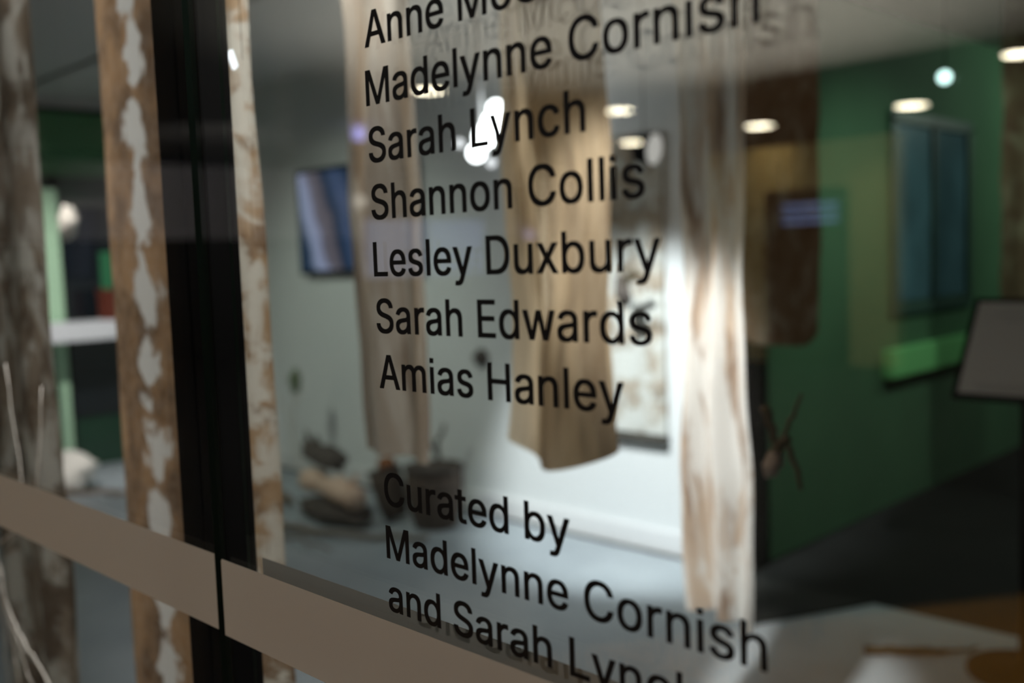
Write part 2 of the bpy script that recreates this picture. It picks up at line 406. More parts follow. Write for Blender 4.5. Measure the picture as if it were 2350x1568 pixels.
# ------------------------------------------------------------------ vinyl lettering
GLYPHS = json.loads('''{"A":[959,[[12,0,192,1,290,277,668,277,768,1,947,0,947,24,945,30,573,1017,381,1016,15,33,12,24],[339,411,424,654,478,822,522,680,618,411]]],"C":[1020,[[494,-14,594,-13,669,-1,740,22,770,37,804,58,833,79,866,109,893,141,911,166,931,200,943,227,957,268,967,311,967,337,796,337,785,299,763,254,737,219,709,191,668,164,632,148,589,135,545,128,514,129,464,139,424,153,373,183,348,202,314,237,290,271,269,309,255,342,242,386,230,462,228,493,229,542,234,590,242,631,264,698,277,724,300,761,327,794,350,817,375,836,407,856,434,869,465,879,524,890,562,888,612,877,644,866,683,845,712,824,735,801,760,769,777,738,789,707,796,680,967,680,967,706,961,735,938,802,914,847,871,903,826,944,769,981,732,998,687,1014,617,1028,578,1031,493,1031,439,1026,403,1019,367,1009,322,992,278,968,237,940,211,917,175,879,142,834,121,798,105,765,86,713,75,671,65,613,60,547,60,469,65,403,73,355,87,300,106,249,129,203,148,173,177,135,216,95,250,67,297,38,339,19,392,1,440,-9]]],"D":[1004,[[99,0,484,0,548,5,604,15,676,37,712,54,743,71,800,114,835,150,854,175,877,210,899,254,917,303,930,353,939,407,944,472,944,549,938,621,930,667,916,720,899,765,877,809,850,850,823,882,785,918,755,941,718,963,662,988,612,1002,558,1012,496,1017,99,1017],[271,135,270,882,445,882,473,880,529,871,584,854,614,839,649,817,691,778,708,756,728,724,744,690,756,657,772,583,776,544,777,496,768,412,758,369,744,329,714,273,682,233,658,210,636,193,616,181,581,164,520,146,462,137,433,135]]],"E":[837,[[99,0,771,0,771,135,270,135,270,446,732,446,732,582,270,582,270,882,766,882,766,1017,99,1017]]],"H":[1034,[[99,0,270,0,270,453,764,453,764,0,935,0,935,1017,764,1017,764,588,270,588,270,1017,99,1017]]],"L":[786,[[99,0,743,0,743,135,270,135,270,1017,99,1017]]],"M":[1256,[[99,0,263,0,263,724,551,0,706,1,993,724,993,0,1157,0,1157,1017,941,1016,629,225,627,225,624,232,315,1016,99,1017]]],"S":[893,[[402,-18,493,-18,564,-11,606,-2,638,8,696,34,728,55,752,74,774,97,790,117,808,147,819,170,829,199,836,234,838,311,834,345,828,369,820,391,799,428,782,449,757,474,700,513,638,541,566,566,419,604,354,627,324,643,295,663,273,686,258,713,252,737,252,755,256,774,269,804,288,829,316,854,357,876,398,889,438,895,479,893,517,885,550,873,584,855,613,830,632,806,649,767,654,739,823,739,821,789,809,838,800,860,784,888,752,928,723,954,701,970,650,997,601,1015,543,1027,497,1031,411,1031,373,1028,331,1021,296,1012,238,990,210,974,181,953,153,928,135,908,119,885,103,855,92,824,86,796,83,769,83,713,87,680,93,656,107,621,125,593,137,578,165,552,218,517,275,490,337,470,492,429,568,402,605,382,631,362,650,342,663,318,669,293,669,275,663,248,649,218,634,197,616,179,584,156,550,141,505,127,460,120,418,122,368,133,338,144,296,168,268,193,246,227,234,261,230,290,55,290,55,262,59,231,66,200,78,167,97,131,112,109,133,85,152,67,200,34,235,17,266,5,320,-9,360,-15]]],"a":[778,[[281,-17,376,-16,431,-6,458,4,487,19,515,38,531,55,532,0,694,0,694,535,687,592,677,626,665,652,649,676,628,700,608,718,584,734,556,747,524,759,491,767,440,774,347,775,293,769,231,753,179,730,135,699,110,675,96,657,79,631,61,593,61,569,63,568,177,535,221,535,235,563,250,582,261,594,285,613,320,631,340,638,374,645,399,646,435,639,454,632,474,621,501,597,519,567,526,544,530,513,524,495,511,483,489,474,468,469,305,449,223,434,184,423,142,405,102,380,71,348,53,316,45,289,41,264,41,182,52,130,60,110,76,83,95,60,115,41,137,25,171,8,222,-9],[332,113,301,118,272,128,243,146,222,167,209,194,206,208,206,226,211,246,223,268,239,283,256,295,278,306,310,317,350,325,458,339,530,353,530,280,526,254,515,222,491,183,460,153,422,131,382,118,350,113]]],"b":[849,[[419,-16,499,-16,529,-13,571,-4,602,7,637,24,675,51,711,86,736,119,762,166,780,213,792,261,798,302,801,344,800,437,792,499,781,544,768,580,747,622,722,659,701,684,677,706,645,730,608,749,570,763,535,771,498,775,418,775,370,769,335,758,300,740,277,723,248,692,248,1017,84,1017,84,0,245,0,246,72,274,40,315,12,360,-7,388,-13],[435,116,399,123,363,138,333,158,301,192,275,237,261,276,250,329,246,391,252,447,262,489,278,531,302,571,332,602,362,622,402,638,434,644,446,644,485,636,518,622,540,609,555,596,582,566,606,524,620,486,631,435,635,372,630,321,618,270,600,226,574,186,545,156,518,138,482,123,461,118]]],"c":[791,[[373,-16,455,-16,502,-11,565,6,608,25,661,63,698,102,714,124,731,155,747,198,747,224,745,225,631,252,587,252,580,229,566,201,546,175,521,152,494,136,474,127,438,117,407,115,378,120,353,128,329,140,310,152,275,187,256,214,243,239,223,301,215,354,215,403,225,465,237,504,259,549,289,587,310,606,330,619,371,637,407,644,445,640,483,628,512,613,548,581,567,555,577,535,585,512,629,512,744,541,744,567,722,620,698,657,661,697,626,723,583,745,543,760,495,771,455,775,373,775,323,769,293,762,256,749,227,736,197,717,172,698,141,667,105,618,83,576,69,540,53,474,47,413,47,343,53,283,63,237,76,198,88,171,110,132,133,101,165,67,197,42,225,24,260,8,295,-4,333,-12]]],"d":[849,[[351,-16,444,-15,477,-10,505,-2,531,10,562,29,595,60,603,71,604,0,765,0,765,1017,600,1017,600,695,579,717,549,740,514,758,479,769,431,775,351,775,299,768,261,757,229,743,199,726,168,702,143,678,118,647,101,619,80,576,62,523,51,465,47,417,47,345,50,304,58,254,71,206,87,166,109,126,135,90,164,60,188,40,228,16,260,2,308,-11],[403,116,364,124,328,140,294,165,269,193,242,240,226,287,217,336,214,391,218,435,229,486,243,524,270,570,294,596,329,621,371,638,403,644,415,644,454,636,487,622,517,602,550,567,571,531,588,486,599,430,602,372,597,319,584,264,562,214,545,189,516,158,486,138,443,121]]],"e":[808,[[381,-16,466,-16,521,-10,577,5,625,26,671,58,708,95,731,128,751,176,751,201,749,202,634,230,590,230,577,199,560,175,542,157,517,140,490,127,463,119,432,114,407,115,355,128,327,141,305,154,270,187,254,208,240,233,224,277,215,331,763,331,763,428,755,505,747,540,736,573,727,595,704,637,684,664,660,690,632,713,600,734,565,750,533,761,505,768,464,774,369,775,314,768,274,757,240,743,208,726,181,706,137,663,100,610,82,573,67,533,57,495,50,451,47,412,47,342,50,304,58,256,68,219,83,180,100,147,119,117,148,83,170,63,194,44,229,22,264,7,295,-3,338,-12],[218,455,217,461,223,487,237,524,252,551,273,578,298,602,333,624,366,637,403,644,437,641,466,633,494,620,519,603,538,584,561,552,579,514,593,461,593,455]]],"h":[820,[[84,0,248,0,248,459,257,514,265,535,282,567,298,587,316,604,333,615,359,628,379,635,415,642,433,641,463,634,483,626,512,608,531,589,544,572,556,548,565,520,571,477,571,0,735,0,735,515,732,551,726,585,707,642,679,688,652,716,636,729,614,742,587,755,561,764,524,772,494,775,416,775,359,766,327,755,291,737,270,722,248,700,248,1017,84,1017]]],"i":[333,[[84,0,248,0,248,764,84,764],[84,871,248,871,248,1017,84,1017]]],"l":[333,[[84,0,248,0,248,1017,84,1017]]],"m":[1220,[[84,0,248,0,248,481,254,522,262,545,276,571,288,587,306,606,328,621,349,632,368,639,397,645,415,643,439,636,462,625,479,614,498,595,508,581,520,556,525,536,527,521,527,0,692,0,692,497,696,527,704,552,714,572,730,594,745,609,783,632,802,639,832,645,853,643,886,633,925,611,939,598,954,576,966,541,970,512,970,0,1135,0,1134,557,1127,602,1118,632,1101,668,1087,690,1054,725,1018,749,968,769,911,778,821,777,784,771,748,760,715,744,684,724,653,695,638,674,636,674,616,706,587,737,547,761,506,774,475,778,402,778,354,770,326,760,297,745,272,728,246,701,245,765,84,765]]],"n":[819,[[84,0,248,0,248,459,257,514,265,535,282,567,298,587,316,604,333,615,359,628,379,635,415,642,433,641,463,634,483,626,512,608,531,589,544,572,556,548,565,520,571,477,571,0,735,0,735,515,732,551,720,608,701,654,673,695,654,714,633,731,587,755,536,770,494,775,404,774,359,766,316,750,270,722,245,698,244,765,84,765]]],"o":[830,[[373,-16,456,-16,496,-12,531,-5,582,13,619,32,646,51,692,94,711,117,730,147,756,201,767,235,777,281,783,342,783,414,778,469,763,536,748,576,730,612,709,644,690,667,659,698,634,717,607,734,567,752,537,762,495,771,455,775,373,775,323,769,293,762,256,749,227,736,197,717,172,698,141,667,105,618,83,576,69,540,53,474,47,413,47,343,53,283,63,237,76,198,88,171,110,132,133,101,165,67,197,42,225,24,260,8,295,-4,333,-12],[408,115,371,122,329,140,294,166,269,194,248,229,228,281,217,335,214,387,219,436,231,487,249,531,275,572,304,601,335,622,371,637,407,644,422,644,465,635,500,619,536,592,562,563,588,518,604,472,615,413,617,369,612,321,601,275,588,239,577,218,557,189,526,157,490,134,451,120,422,115]]],"r":[518,[[84,0,248,0,248,477,254,513,265,541,287,574,317,602,350,620,388,632,420,636,461,630,508,630,508,773,462,776,390,776,346,769,317,759,289,744,263,726,245,707,244,765,84,765]]],"s":[730,[[321,-16,407,-16,453,-12,514,2,559,21,603,48,639,82,654,103,667,127,680,169,683,193,683,247,675,291,658,328,643,349,621,370,585,395,532,418,474,435,346,463,303,478,268,499,253,515,242,535,239,558,245,577,258,598,274,614,291,625,313,636,342,645,367,649,383,649,415,643,432,637,455,624,481,601,495,583,507,563,515,541,559,541,669,567,669,592,658,623,639,659,614,693,582,722,551,742,518,756,470,769,416,775,317,774,264,766,210,748,159,720,122,688,101,660,88,636,76,597,73,572,73,520,81,476,91,450,105,427,134,396,175,368,227,346,287,329,414,301,447,290,470,278,488,265,503,247,511,231,514,209,508,190,498,173,477,151,455,137,429,125,405,118,373,113,346,114,320,119,287,131,265,144,239,167,231,178,216,207,209,232,165,232,50,207,51,177,69,124,94,84,129,48,165,23,215,2,263,-10]]],"t":[455,[[297,-8,391,-7,425,-3,447,3,447,28,425,128,380,128,346,122,332,123,315,128,297,139,286,152,278,171,273,200,273,639,429,639,429,765,273,765,273,944,109,944,109,765,-8,765,-8,639,109,639,109,165,115,124,127,90,150,55,169,36,193,20,213,10,239,1]]],"u":[820,[[326,-10,404,-10,438,-6,468,1,493,10,527,27,554,47,574,68,575,0,735,0,735,765,571,765,571,305,563,253,554,228,542,205,528,186,508,165,485,148,460,136,433,127,405,122,382,124,350,133,331,142,308,157,289,176,273,198,262,221,254,246,248,287,248,765,84,765,84,250,89,200,99,157,112,123,134,86,149,67,184,36,219,16,248,4,288,-6]]],"w":[1134,[[254,0,418,0,527,367,566,518,568,518,615,340,716,0,880,0,1110,740,1110,765,939,765,838,414,795,246,753,410,654,765,483,765,382,410,341,247,339,247,295,418,195,765,24,765,24,740]]],"x":[757,[[21,0,204,0,340,200,367,244,378,267,418,200,553,0,737,0,737,24,478,385,478,388,724,741,724,765,542,765,434,605,402,553,382,515,334,594,221,765,36,765,36,741,281,391,21,24]]],"y":[778,[[140,-283,242,-281,281,-273,308,-262,339,-243,369,-216,404,-167,430,-112,762,735,764,741,764,765,588,764,426,325,390,213,360,304,191,764,14,765,14,741,16,735,299,11,295,-6,269,-76,249,-110,228,-132,207,-145,189,-150,178,-150,146,-144,102,-144,74,-245,74,-271,111,-280]]]}''')
EM = 0.0280 / 1017.0      # metres per glyph unit (cap height 28 mm)
def lettering(text, x, z, label):
    cu = bpy.data.curves.new('vinyl_lettering', 'CURVE'); cu.dimensions = '2D'; cu.fill_mode = 'BOTH'
    pen = 0.0
    first = True
    for ch in text:
        if ch == ' ': pen += 400; continue
        adv, spl = GLYPHS[ch]
        if first:
            pen = -min(v for s in spl for v in s[0::2]); first = False
        for s in spl:
            n = len(s) // 2
            sp = cu.splines.new('POLY'); sp.points.add(n - 1); sp.use_cyclic_u = True
            for k in range(n):
                sp.points[k].co = ((pen + s[2 * k]) * XS * EM, s[2 * k + 1] * EM, 0, 1)
        pen += adv + TRACK
    cu.extrude = 0.00012
    tmp = bpy.data.objects.new('tmp', cu); COL.objects.link(tmp)
    dg = bpy.context.evaluated_depsgraph_get()
    me = bpy.data.meshes.new_from_object(tmp.evaluated_get(dg))
    bpy.data.objects.remove(tmp, do_unlink=True); bpy.data.curves.remove(cu)
    me.name = 'vinyl_lettering'; me.materials.clear()
    o = link('vinyl_lettering', me, M['vinyl'])
    o.rotation_euler = (R(90), 0, 0); o.location = (x, -0.0003, z)
    return tag(o, label, 'lettering', 'black vinyl lettering on the glass')
XS, TRACK = 1.02, 13.0
LINES = [
    ('Anne McCo', -0.6515, 1.4905, 'top line of black vinyl lettering, cut off by the upper edge of the photo'),
    ('Madelynne Cornish', -0.6530, 1.4448, 'long line of black vinyl lettering second from the top'),
    ('Sarah Lynch', -0.6525, 1.3995, 'black vinyl lettering crossing the glaring white lamp, third line from the top'),
    ('Shannon Collis', -0.6525, 1.3540, 'fourth line of black vinyl lettering from the top, level with the screen edge'),
    ('Lesley Duxbury', -0.6530, 1.3080, 'black vinyl lettering running level at mid height, fifth line from the top'),
    ('Sarah Edwards', -0.6525, 1.2620, 'sixth line of black vinyl lettering from the top of the glass'),
    ('Amias Hanley', -0.6520, 1.2163, 'black vinyl lettering just above the wide gap between the lines'),
    ('Curated by', -0.6525, 1.1185, 'black vinyl lettering reading Curated by, just below the wide gap'),
    ('Madelynne Cornish', -0.6530, 1.0731, 'long line of black vinyl lettering second from the bottom, directly under Curated by'),
    ('and Sarah Lynch', -0.6530, 1.0281, 'bottom line of black vinyl lettering, overlapping the frosted strips'),
]
for t_, x_, z_, l_ in LINES: lettering(t_, x_, z_, l_)

# ------------------------------------------------------------------ gallery shell
CEIL = 2.45
struct('floor', -7.0, 1.8, 0.0, 2.95, -0.1, 0.0, M['floor'])
struct('floor_corridor', -3.0, 1.8, 2.95, 9.0, -0.1, 0.0, M['dark_floor'])
struct('ceiling', -7.0, 1.8, 0.0, 9.0, CEIL, CEIL + 0.1, M['ceiling'])
struct('trim_3', -6.7, -2.2, 1.80, 1.83, CEIL - 0.012, CEIL, plain('ceiling_joint', (0.25, 0.25, 0.24), 0.8))
struct('wall_back', -7.0, -2.19, 3.0, 3.12, 0.0, CEIL, M['white_wall'])
struct('baseboard_back', -6.7, -2.19, 2.985, 3.0, 0.0, 0.10, M['skirting'], 0.003)
struct('trim_4', -2.19, -2.13, 2.99, 3.13, 0.0, CEIL, M['black_frame'])
struct('wall_corridor', -2.28, -2.157, 3.13, 9.0, 0.0, CEIL, M['green_wall'])
struct('wall_far', -2.28, 1.8, 9.0, 9.1, 0.0, CEIL, M['dark_green'])
struct('wall_right', 1.6, 1.8, 0.0, 9.0, 0.0, CEIL, M['white_wall'])

# glazed end wall on the far left
struct('wall_left', -6.85, -6.75, 0.0, 3.0, 0.0, CEIL, M['dark_green'])
struct('trim_5', -6.75, -6.68, 0.0, 3.0, 2.355, 2.385, M['black_frame'])
struct('trim_12', -6.75, -6.69, 0.0, 3.0, 2.385, CEIL, M['ceiling'])
struct('trim_6', -6.75, -6.66, 1.87, 2.06, 0.0, 1.86, M['pale_green'])
struct('trim_11', -6.75, -6.67, 0.0, 3.0, 1.95, 2.355, plain('mid_green_panel', (0.09, 0.26, 0.11), 0.5, 0.3))
struct('trim_7', -6.75, -6.70, 2.05, 2.09, 0.0, 2.34, M['black_frame'])
struct('trim_8', -6.75, -6.70, 2.52, 2.58, 0.0, 2.34, M['black_frame'])
w3 = struct('window_3', -6.75, -6.73, 2.09, 2.52, 0.35, 1.75, plain('dark_window_pane', (0.012, 0.016, 0.02), 0.1, 0.6))
struct('trim_9', -6.75, -6.69, 2.09, 2.52, 1.75, 1.80, plain('grey_transom', (0.10, 0.11, 0.10), 0.6))

# teal window panel and bright green band of the corridor wall
w4 = struct('window_4', -2.157, -2.150, 4.40, 5.32, 1.03, 1.92, M['teal_glass'])
f = bmesh.new()
for a in ((4.34, 4.40, 1.00, 1.95), (5.32, 5.38, 1.00, 1.95), (4.84, 4.88, 1.00, 1.95), (4.34, 5.38, 1.92, 1.98), (4.34, 5.38, 0.96, 1.02)):
    add_box(f, -2.157, -2.135, a[0], a[1], a[2], a[3], 0.004)
tag(from_bm('trim_10', f, plain('dark_teal_frame', (0.04, 0.09, 0.07), 0.5)), kind='structure')
led = box('green_band', -2.157, -2.10, 4.26, 5.45, 0.66, 0.80, M['bright_green'], None, 0.006)
tag(led, 'bright green band running along the dark green corridor wall', 'ledge')

# ------------------------------------------------------------------ hanging silks
def silk(x0, x1, y, ztop, zbot, mat, label, seed, folds=2.5, depth=0.018, yaw=0.0, bottom=None, edge=0.004, nu=48, nv=90, dx=0.0, curl=0.0, flare=0.0):
    """a long cloth strip hanging from the ceiling; folds grow towards the bottom"""
    rnd = random.Random(seed); ph = rnd.uniform(0, 6.28); ph2 = rnd.uniform(0, 6.28)
    me = bpy.data.meshes.new('hanging_silk'); vs = []; fs = []; uvs = []
    W = x1 - x0; cx = (x0 + x1) / 2
    for j in range(nv + 1):
        v = j / nv
        for i in range(nu + 1):
            u = i / nu
            zb = zbot + (bottom(u) if bottom else 0.0)
            z = ztop + (zb - ztop) * v
            lx = (u - 0.5) * W * (1 + flare * v)
            yy = depth * (0.35 + 0.65 * v) * math.sin(u * folds * 6.28 + ph + 0.7 * math.sin(v * 3 + ph2)) + 0.4 * depth * math.sin(v * 9 + u * 3 + ph2)
            yy += curl * (2 * abs(u - 0.5)) ** 3
            lx += edge * math.sin(v * 17 + ph + 4 * u) + 0.5 * edge * math.sin(v * 41 + ph2 + 3 * u) + dx * v
            c, s = math.cos(yaw), math.sin(yaw)
            vs.append((cx + lx * c - yy * s, y + lx * s + yy * c, z)); uvs.append((u * W, v * (ztop - zbot)))
    for j in range(nv):
        for i in range(nu):
            a = j * (nu + 1) + i
            fs.append((a, a + 1, a + nu + 2, a + nu + 1))
    me.from_pydata(vs, [], fs)
    lay = me.uv_layers.new(name='UVMap')
    for l in me.loops: lay.data[l.index].uv = uvs[l.vertex_index]
    for p in me.polygons: p.use_smooth = True
    o = link('hanging_silk', me, mat)
    return tag(o, label, 'cloth', 'dyed silk strips hanging in the gallery')

P_, W_ = (0.80, 0.82, 0.79), None
S1M = cloth_mat('silk_grey_brown', (0.50, 0.49, 0.44), (0.24, 0.19, 0.14), (0.10, 0.07, 0.045), 1, 12, 7, 0.53, 0.49, contrast=0.06, fine=0.3)
S2M = cloth_mat('silk_rust_white_marks', (0.90, 0.93, 0.92), (0.50, 0.31, 0.16), (0.15, 0.085, 0.04), 2, 15, 11, 0.50, 0.49, axis=(0.135, 0.066, 0.13), contrast=0.16, fine=0.30)
S3M = cloth_mat('silk_rust_white_patches', (0.90, 0.87, 0.78), (0.56, 0.37, 0.21), (0.26, 0.15, 0.08), 3, 13, 12, 0.49, 0.47, contrast=0.07, fine=0.35)
S4M = cloth_mat('silk_taupe', (0.50, 0.47, 0.42), (0.33, 0.28, 0.23), (0.22, 0.165, 0.12), 4, 14, 2.0, 0.53, 0.45, contrast=0.09)
S5M = cloth_mat('silk_honey', (0.86, 0.78, 0.62), (0.36, 0.28, 0.18), (0.15, 0.11, 0.07), 5, 15, 1.3, 0.39, 0.49, contrast=0.09, fine=0.2, ugrad=1.6)
S7M = cloth_mat('silk_white_streaked', (0.94, 0.95, 0.94), (0.70, 0.56, 0.44), (0.34, 0.23, 0.16), 6, 32, 3.0, 0.485, 0.47, contrast=0.07, fine=0.3)
S8M = cloth_mat('silk_red_brown', (0.26, 0.22, 0.17), (0.15, 0.095, 0.06), (0.11, 0.055, 0.025), 7, 14, 6, 0.58, 0.47, contrast=0.10)
S9M = cloth_mat('silk_dim_mottled', (0.22, 0.20, 0.13), (0.12, 0.085, 0.05), (0.09, 0.04, 0.03), 8, 9, 6, 0.56, 0.45, contrast=0.1)

silk(-2.48, -2.085, 0.27, CEIL, 0.25, S1M, 'grey brown dyed silk strip cut off by the left photo edge, behind the dried roots', 11, 2.0, 0.012)
silk(-1.735, -1.455, 0.25, CEIL, 0.22, S2M, 'rust dyed silk strip with a row of white diamond marks, beside the black mullion', 12, 1.0, 0.006, edge=0.003)
silk(-1.425, -1.235, 0.25, CEIL, 0.20, S3M, 'narrow rust and white mottled silk strip seen between the mullion and the screen wall', 13, 2.0, 0.014, edge=0.005)
silk(-1.915, -1.645, 0.90, CEIL, 0.875, S4M, 'taupe silk strip hanging over the dark wall screen', 14, 1.7, 0.018)
silk(-1.608, -1.345, 1.10, CEIL, 0.90, S5M, 'honey coloured silk strip with a rounded lower hem behind the middle of the lettering', 15, 1.25, 0.035, bottom=lambda u: -0.045 * math.sin(math.pi * u) ** 0.7, curl=0.015, flare=0.14)
silk(-1.42, -1.215, 1.50, CEIL, 0.43, S7M, 'brightly lit white silk strip with long vertical folds and pale brown streaks', 16, 2.6, 0.03, edge=0.004, bottom=lambda u: 0.02 - 0.035 * u)
silk(-2.08, -1.745, 2.85, CEIL, 0.955, S8M, 'red brown silk strip with rounded lower corners hanging before the green corridor', 17, 1.2, 0.012, bottom=lambda u: 0.06 * (2 * abs(u - 0.5)) ** 6)
silk(-1.62, -1.32, 4.3, CEIL, 1.05, S9M, 'dim mottled brown silk strip in the dark corridor above the paper sign', 18, 1.5, 0.015)

# cloth work stretched on the back wall above a dark rod
wh = empty('wall_hanging', (-2.72, 2.985, 1.17))
def sheet(name, x0, x1, y0, y1, z0, z1, mat, parent, origin):
    me = bpy.data.meshes.new(name); nu, nv = 30, 40; vs = []; fs = []; uv = []
    for side in (0, 1):
        for j in range(nv + 1):
            for i in range(nu + 1):
                u, v = i / nu, j / nv
                vs.append((x0 + (x1 - x0) * u - origin[0], (y0 if side == 0 else y1) + (0.004 * math.sin(u * 14) * (1 if side == 0 else 0)) - origin[1], z0 + (z1 - z0) * v - origin[2]))
                uv.append((u * (x1 - x0), v * (z1 - z0)))
    n = (nu + 1) * (nv + 1)
    for j in range(nv):
        for i in range(nu):
            a = j * (nu + 1) + i
            fs.append((a, a + 1, a + nu + 2, a + nu + 1)); fs.append((n + a, n + a + nu + 1, n + a + nu + 2, n + a + 1))
    for i in range(nu):
        fs.append((i, n + i, n + i + 1, i + 1)); b = nv * (nu + 1) + i; fs.append((b, b + 1, n + b + 1, n + b))
    for j in range(nv):
        a = j * (nu + 1); fs.append((a, a + nu + 1, n + a + nu + 1, n + a)); b = a + nu; fs.append((b, n + b, n + b + nu + 1, b + nu + 1))
    me.from_pydata(vs, [], fs)
    lay = me.uv_layers.new(name='UVMap')
    for l in me.loops: lay.data[l.index].uv = uv[l.vertex_index]
    return link(name, me, mat, parent)
S6M = cloth_mat('mottled_cloth', (0.64, 0.65, 0.61), (0.42, 0.35, 0.27), (0.20, 0.15, 0.10), 9, 8, 8, 0.44, 0.48, thin=0.0, contrast=0.08, fine=0.25, vgrad=0.10)
sheet('cloth_panel', -2.95, -2.535, 2.968, 2.990, 0.53, 1.83, S6M, wh, (-2.72, 2.985, 1.17))
r_ = tube('bottom_rod', [(-0.24, -0.015, -0.665), (0.19, -0.015, -0.665)], 0.022, plain('dark_rod', (0.06, 0.055, 0.045), 0.7), wh, 12)
r_['label'] = 'dark wooden rod'
tag(wh, 'pale mottled cloth hung flat on the white back wall over a dark bottom rod', 'wall hanging')

# ------------------------------------------------------------------ screen on the back wall
def screen_mat():
    m, t, out = nt('screen_picture')
    tc = N(t, 'ShaderNodeTexCoord'); 
    sp = N(t, 'ShaderNodeSeparateXYZ'); t.links.new(tc.outputs['Object'], sp.inputs[0])
    n = N(t, 'ShaderNodeTexNoise', Scale=7.0, Detail=3.0); t.links.new(tc.outputs['Object'], n.inputs['Vector'])
    a = N(t, 'ShaderNodeMath', operation='MULTIPLY_ADD'); t.links.new(sp.outputs[2], a.inputs[0]); a.inputs[1].default_value = 0.34; t.links.new(sp.outputs[0], a.inputs[2])
    c = N(t, 'ShaderNodeMath', operation='MULTIPLY_ADD'); t.links.new(n.outputs['Fac'], c.inputs[0]); c.inputs[1].default_value = 0.14; t.links.new(a.outputs[0], c.inputs[2])
    r = N(t, 'ShaderNodeMapRange'); r.inputs[1].default_value = -0.53; r.inputs[2].default_value = 0.60; t.links.new(c.outputs[0], r.inputs[0])
    cr = N(t, 'ShaderNodeValToRGB'); e = cr.color_ramp.elements
    e[0].position = 0.0; e[0].color = (0.03, 0.07, 0.14, 1); e[1].position = 1.0; e[1].color = (0.05, 0.08, 0.14, 1)
    for q, col in ((0.08, (0.05, 0.09, 0.16)), (0.13, (0.48, 0.58, 0.85)), (0.21, (0.45, 0.50, 0.75)), (0.25, (0.22, 0.21, 0.26)), (0.33, (0.20, 0.18, 0.22)), (0.37, (0.02, 0.05, 0.10)), (0.48, (0.10, 0.16, 0.32)), (0.60, (0.02, 0.05, 0.10)), (0.75, (0.30, 0.38, 0.62))):
        k = e.new(q); k.color = (*col, 1)
    t.links.new(r.outputs[0], cr.inputs[0])
    em = N(t, 'ShaderNodeEmission', Strength=0.5); t.links.new(cr.outputs[0], em.inputs[0])
    t.links.new(em.outputs[0], out.inputs[0]); return m
tv = empty('wall_screen', (-4.67, 3.0, 1.57))
box('casing', -0.555, 0.555, -0.065, -0.012, -0.315, 0.315, plain('black_plastic', (0.01, 0.01, 0.012), 0.4), tv, 0.008)
box('bracket', -0.15, 0.15, -0.012, 0.0, -0.12, 0.12, M['black_frame'], tv)
box('screen', -0.53, 0.53, -0.068, -0.064, -0.29, 0.29, screen_mat(), tv)['label'] = 'glowing screen with a diagonal pale blue stripe'
tag(tv, 'flat screen with dark blue picture on the back wall, half behind the taupe silk', 'screen')

# ------------------------------------------------------------------ finds on the gallery floor
def branch(name, runs, mat, label, cat, group=None, amp=0.012, seed=1, seg=7, parts=True):
    root = empty(name, runs[0][0][0])
    for k, (pts, r0, r1) in enumerate(runs):
        q = wobble(pts, amp, seed + k, 5)
        rad = [r0 + (r1 - r0) * i / (len(q) - 1) for i in range(len(q))]
        q = [v - Vector(runs[0][0][0]) for v in q]
        tube('stem' if k == 0 else 'twig', q, rad, mat, root, seg)
    return tag(root, label, cat, group)

# stripped log lying on a curved branch
lg = empty('stripped_log', (-4.17, 2.38, 0.172))
q = wobble([(-0.28, 0.02, 0.01), (0.0, 0.0, 0.01), (0.20, -0.02, -0.01)], 0.010, 5, 6)
tube('log_body', q, [0.055 + 0.01 * math.sin(i * 1.1) for i in range(len(q))], M['pink_wood'], lg, 14)
tube('branch_stub', [(0.13, 0.0, 0.03), (0.17, 0.02, 0.09)], [0.02, 0.012], M['pink_wood'], lg, 8)
tag(lg, 'pale pink stripped log lying across the darker branches near the back wall', 'log')
bs = empty('bark_chunk', (-4.33, 2.43, 0.236))
lumpy('bark_body', (0, 0, 0.085), (0.19, 0.07, 0.055), M['bark'], bs, 3, 0.4, (0.1, 0.12, -0.1))
tube('spike', [(-0.15, 0.02, 0.1), (-0.18, 0.02, 0.20)], [0.03, 0.006], M['bark'], bs, 8)
tube('spike', [(-0.08, 0.02, 0.11), (-0.09, 0.02, 0.18)], [0.03, 0.008], M['bark'], bs, 8)
tag(bs, 'dark jagged chunk of bark resting on top of the pink log', 'bark')
lb = lumpy('bark_slab', (-4.24, 2.42, 0.052), (0.30, 0.12, 0.052), M['bark'], None, 8, 0.25, (0, 0, -0.05))
tag(lb, 'flat dark bark slab lying on the floor underneath the pink log', 'bark')
def pot(name, loc, r, h, tilt, label, seed):
    root = empty(name, loc); root.rotation_euler = tilt
    lathe('pot_body', [(r * 0.72, 0), (r * 0.9, h * 0.3), (r, h * 0.75), (r * 0.97, h), (r * 0.86, h), (r * 0.85, h * 0.6), (r * 0.2, h * 0.15)], M['basket'], root, 20)
    lathe('rim', [(r * 0.95, h * 0.95), (r * 1.05, h * 0.97), (r * 1.05, h * 1.02), (r * 0.9, h * 1.03), (r * 0.88, h * 0.96)], M['bark'], root, 20)
    return tag(root, label, 'pot')
pot('bark_pot', (-3.72, 2.66, 0.0), 0.145, 0.30, (0, 0, 0), 'upright dark brown pot standing behind the words Curated by', 1)
pot('bark_pot', (-3.96, 2.60, 0.02), 0.085, 0.25, (R(4), R(-14), 0), 'smaller dark brown pot leaning towards the pink log', 2)
cw = lathe('wood_chip', [(0.045, 0), (0.05, 0.02), (0.04, 0.05), (0.01, 0.06)], M['rust_wood'], None, 10)
cw.location = (-4.02, 2.60, 0.265)
tag(cw, 'rust brown wood chip sitting on the rim of the leaning pot', 'wood')
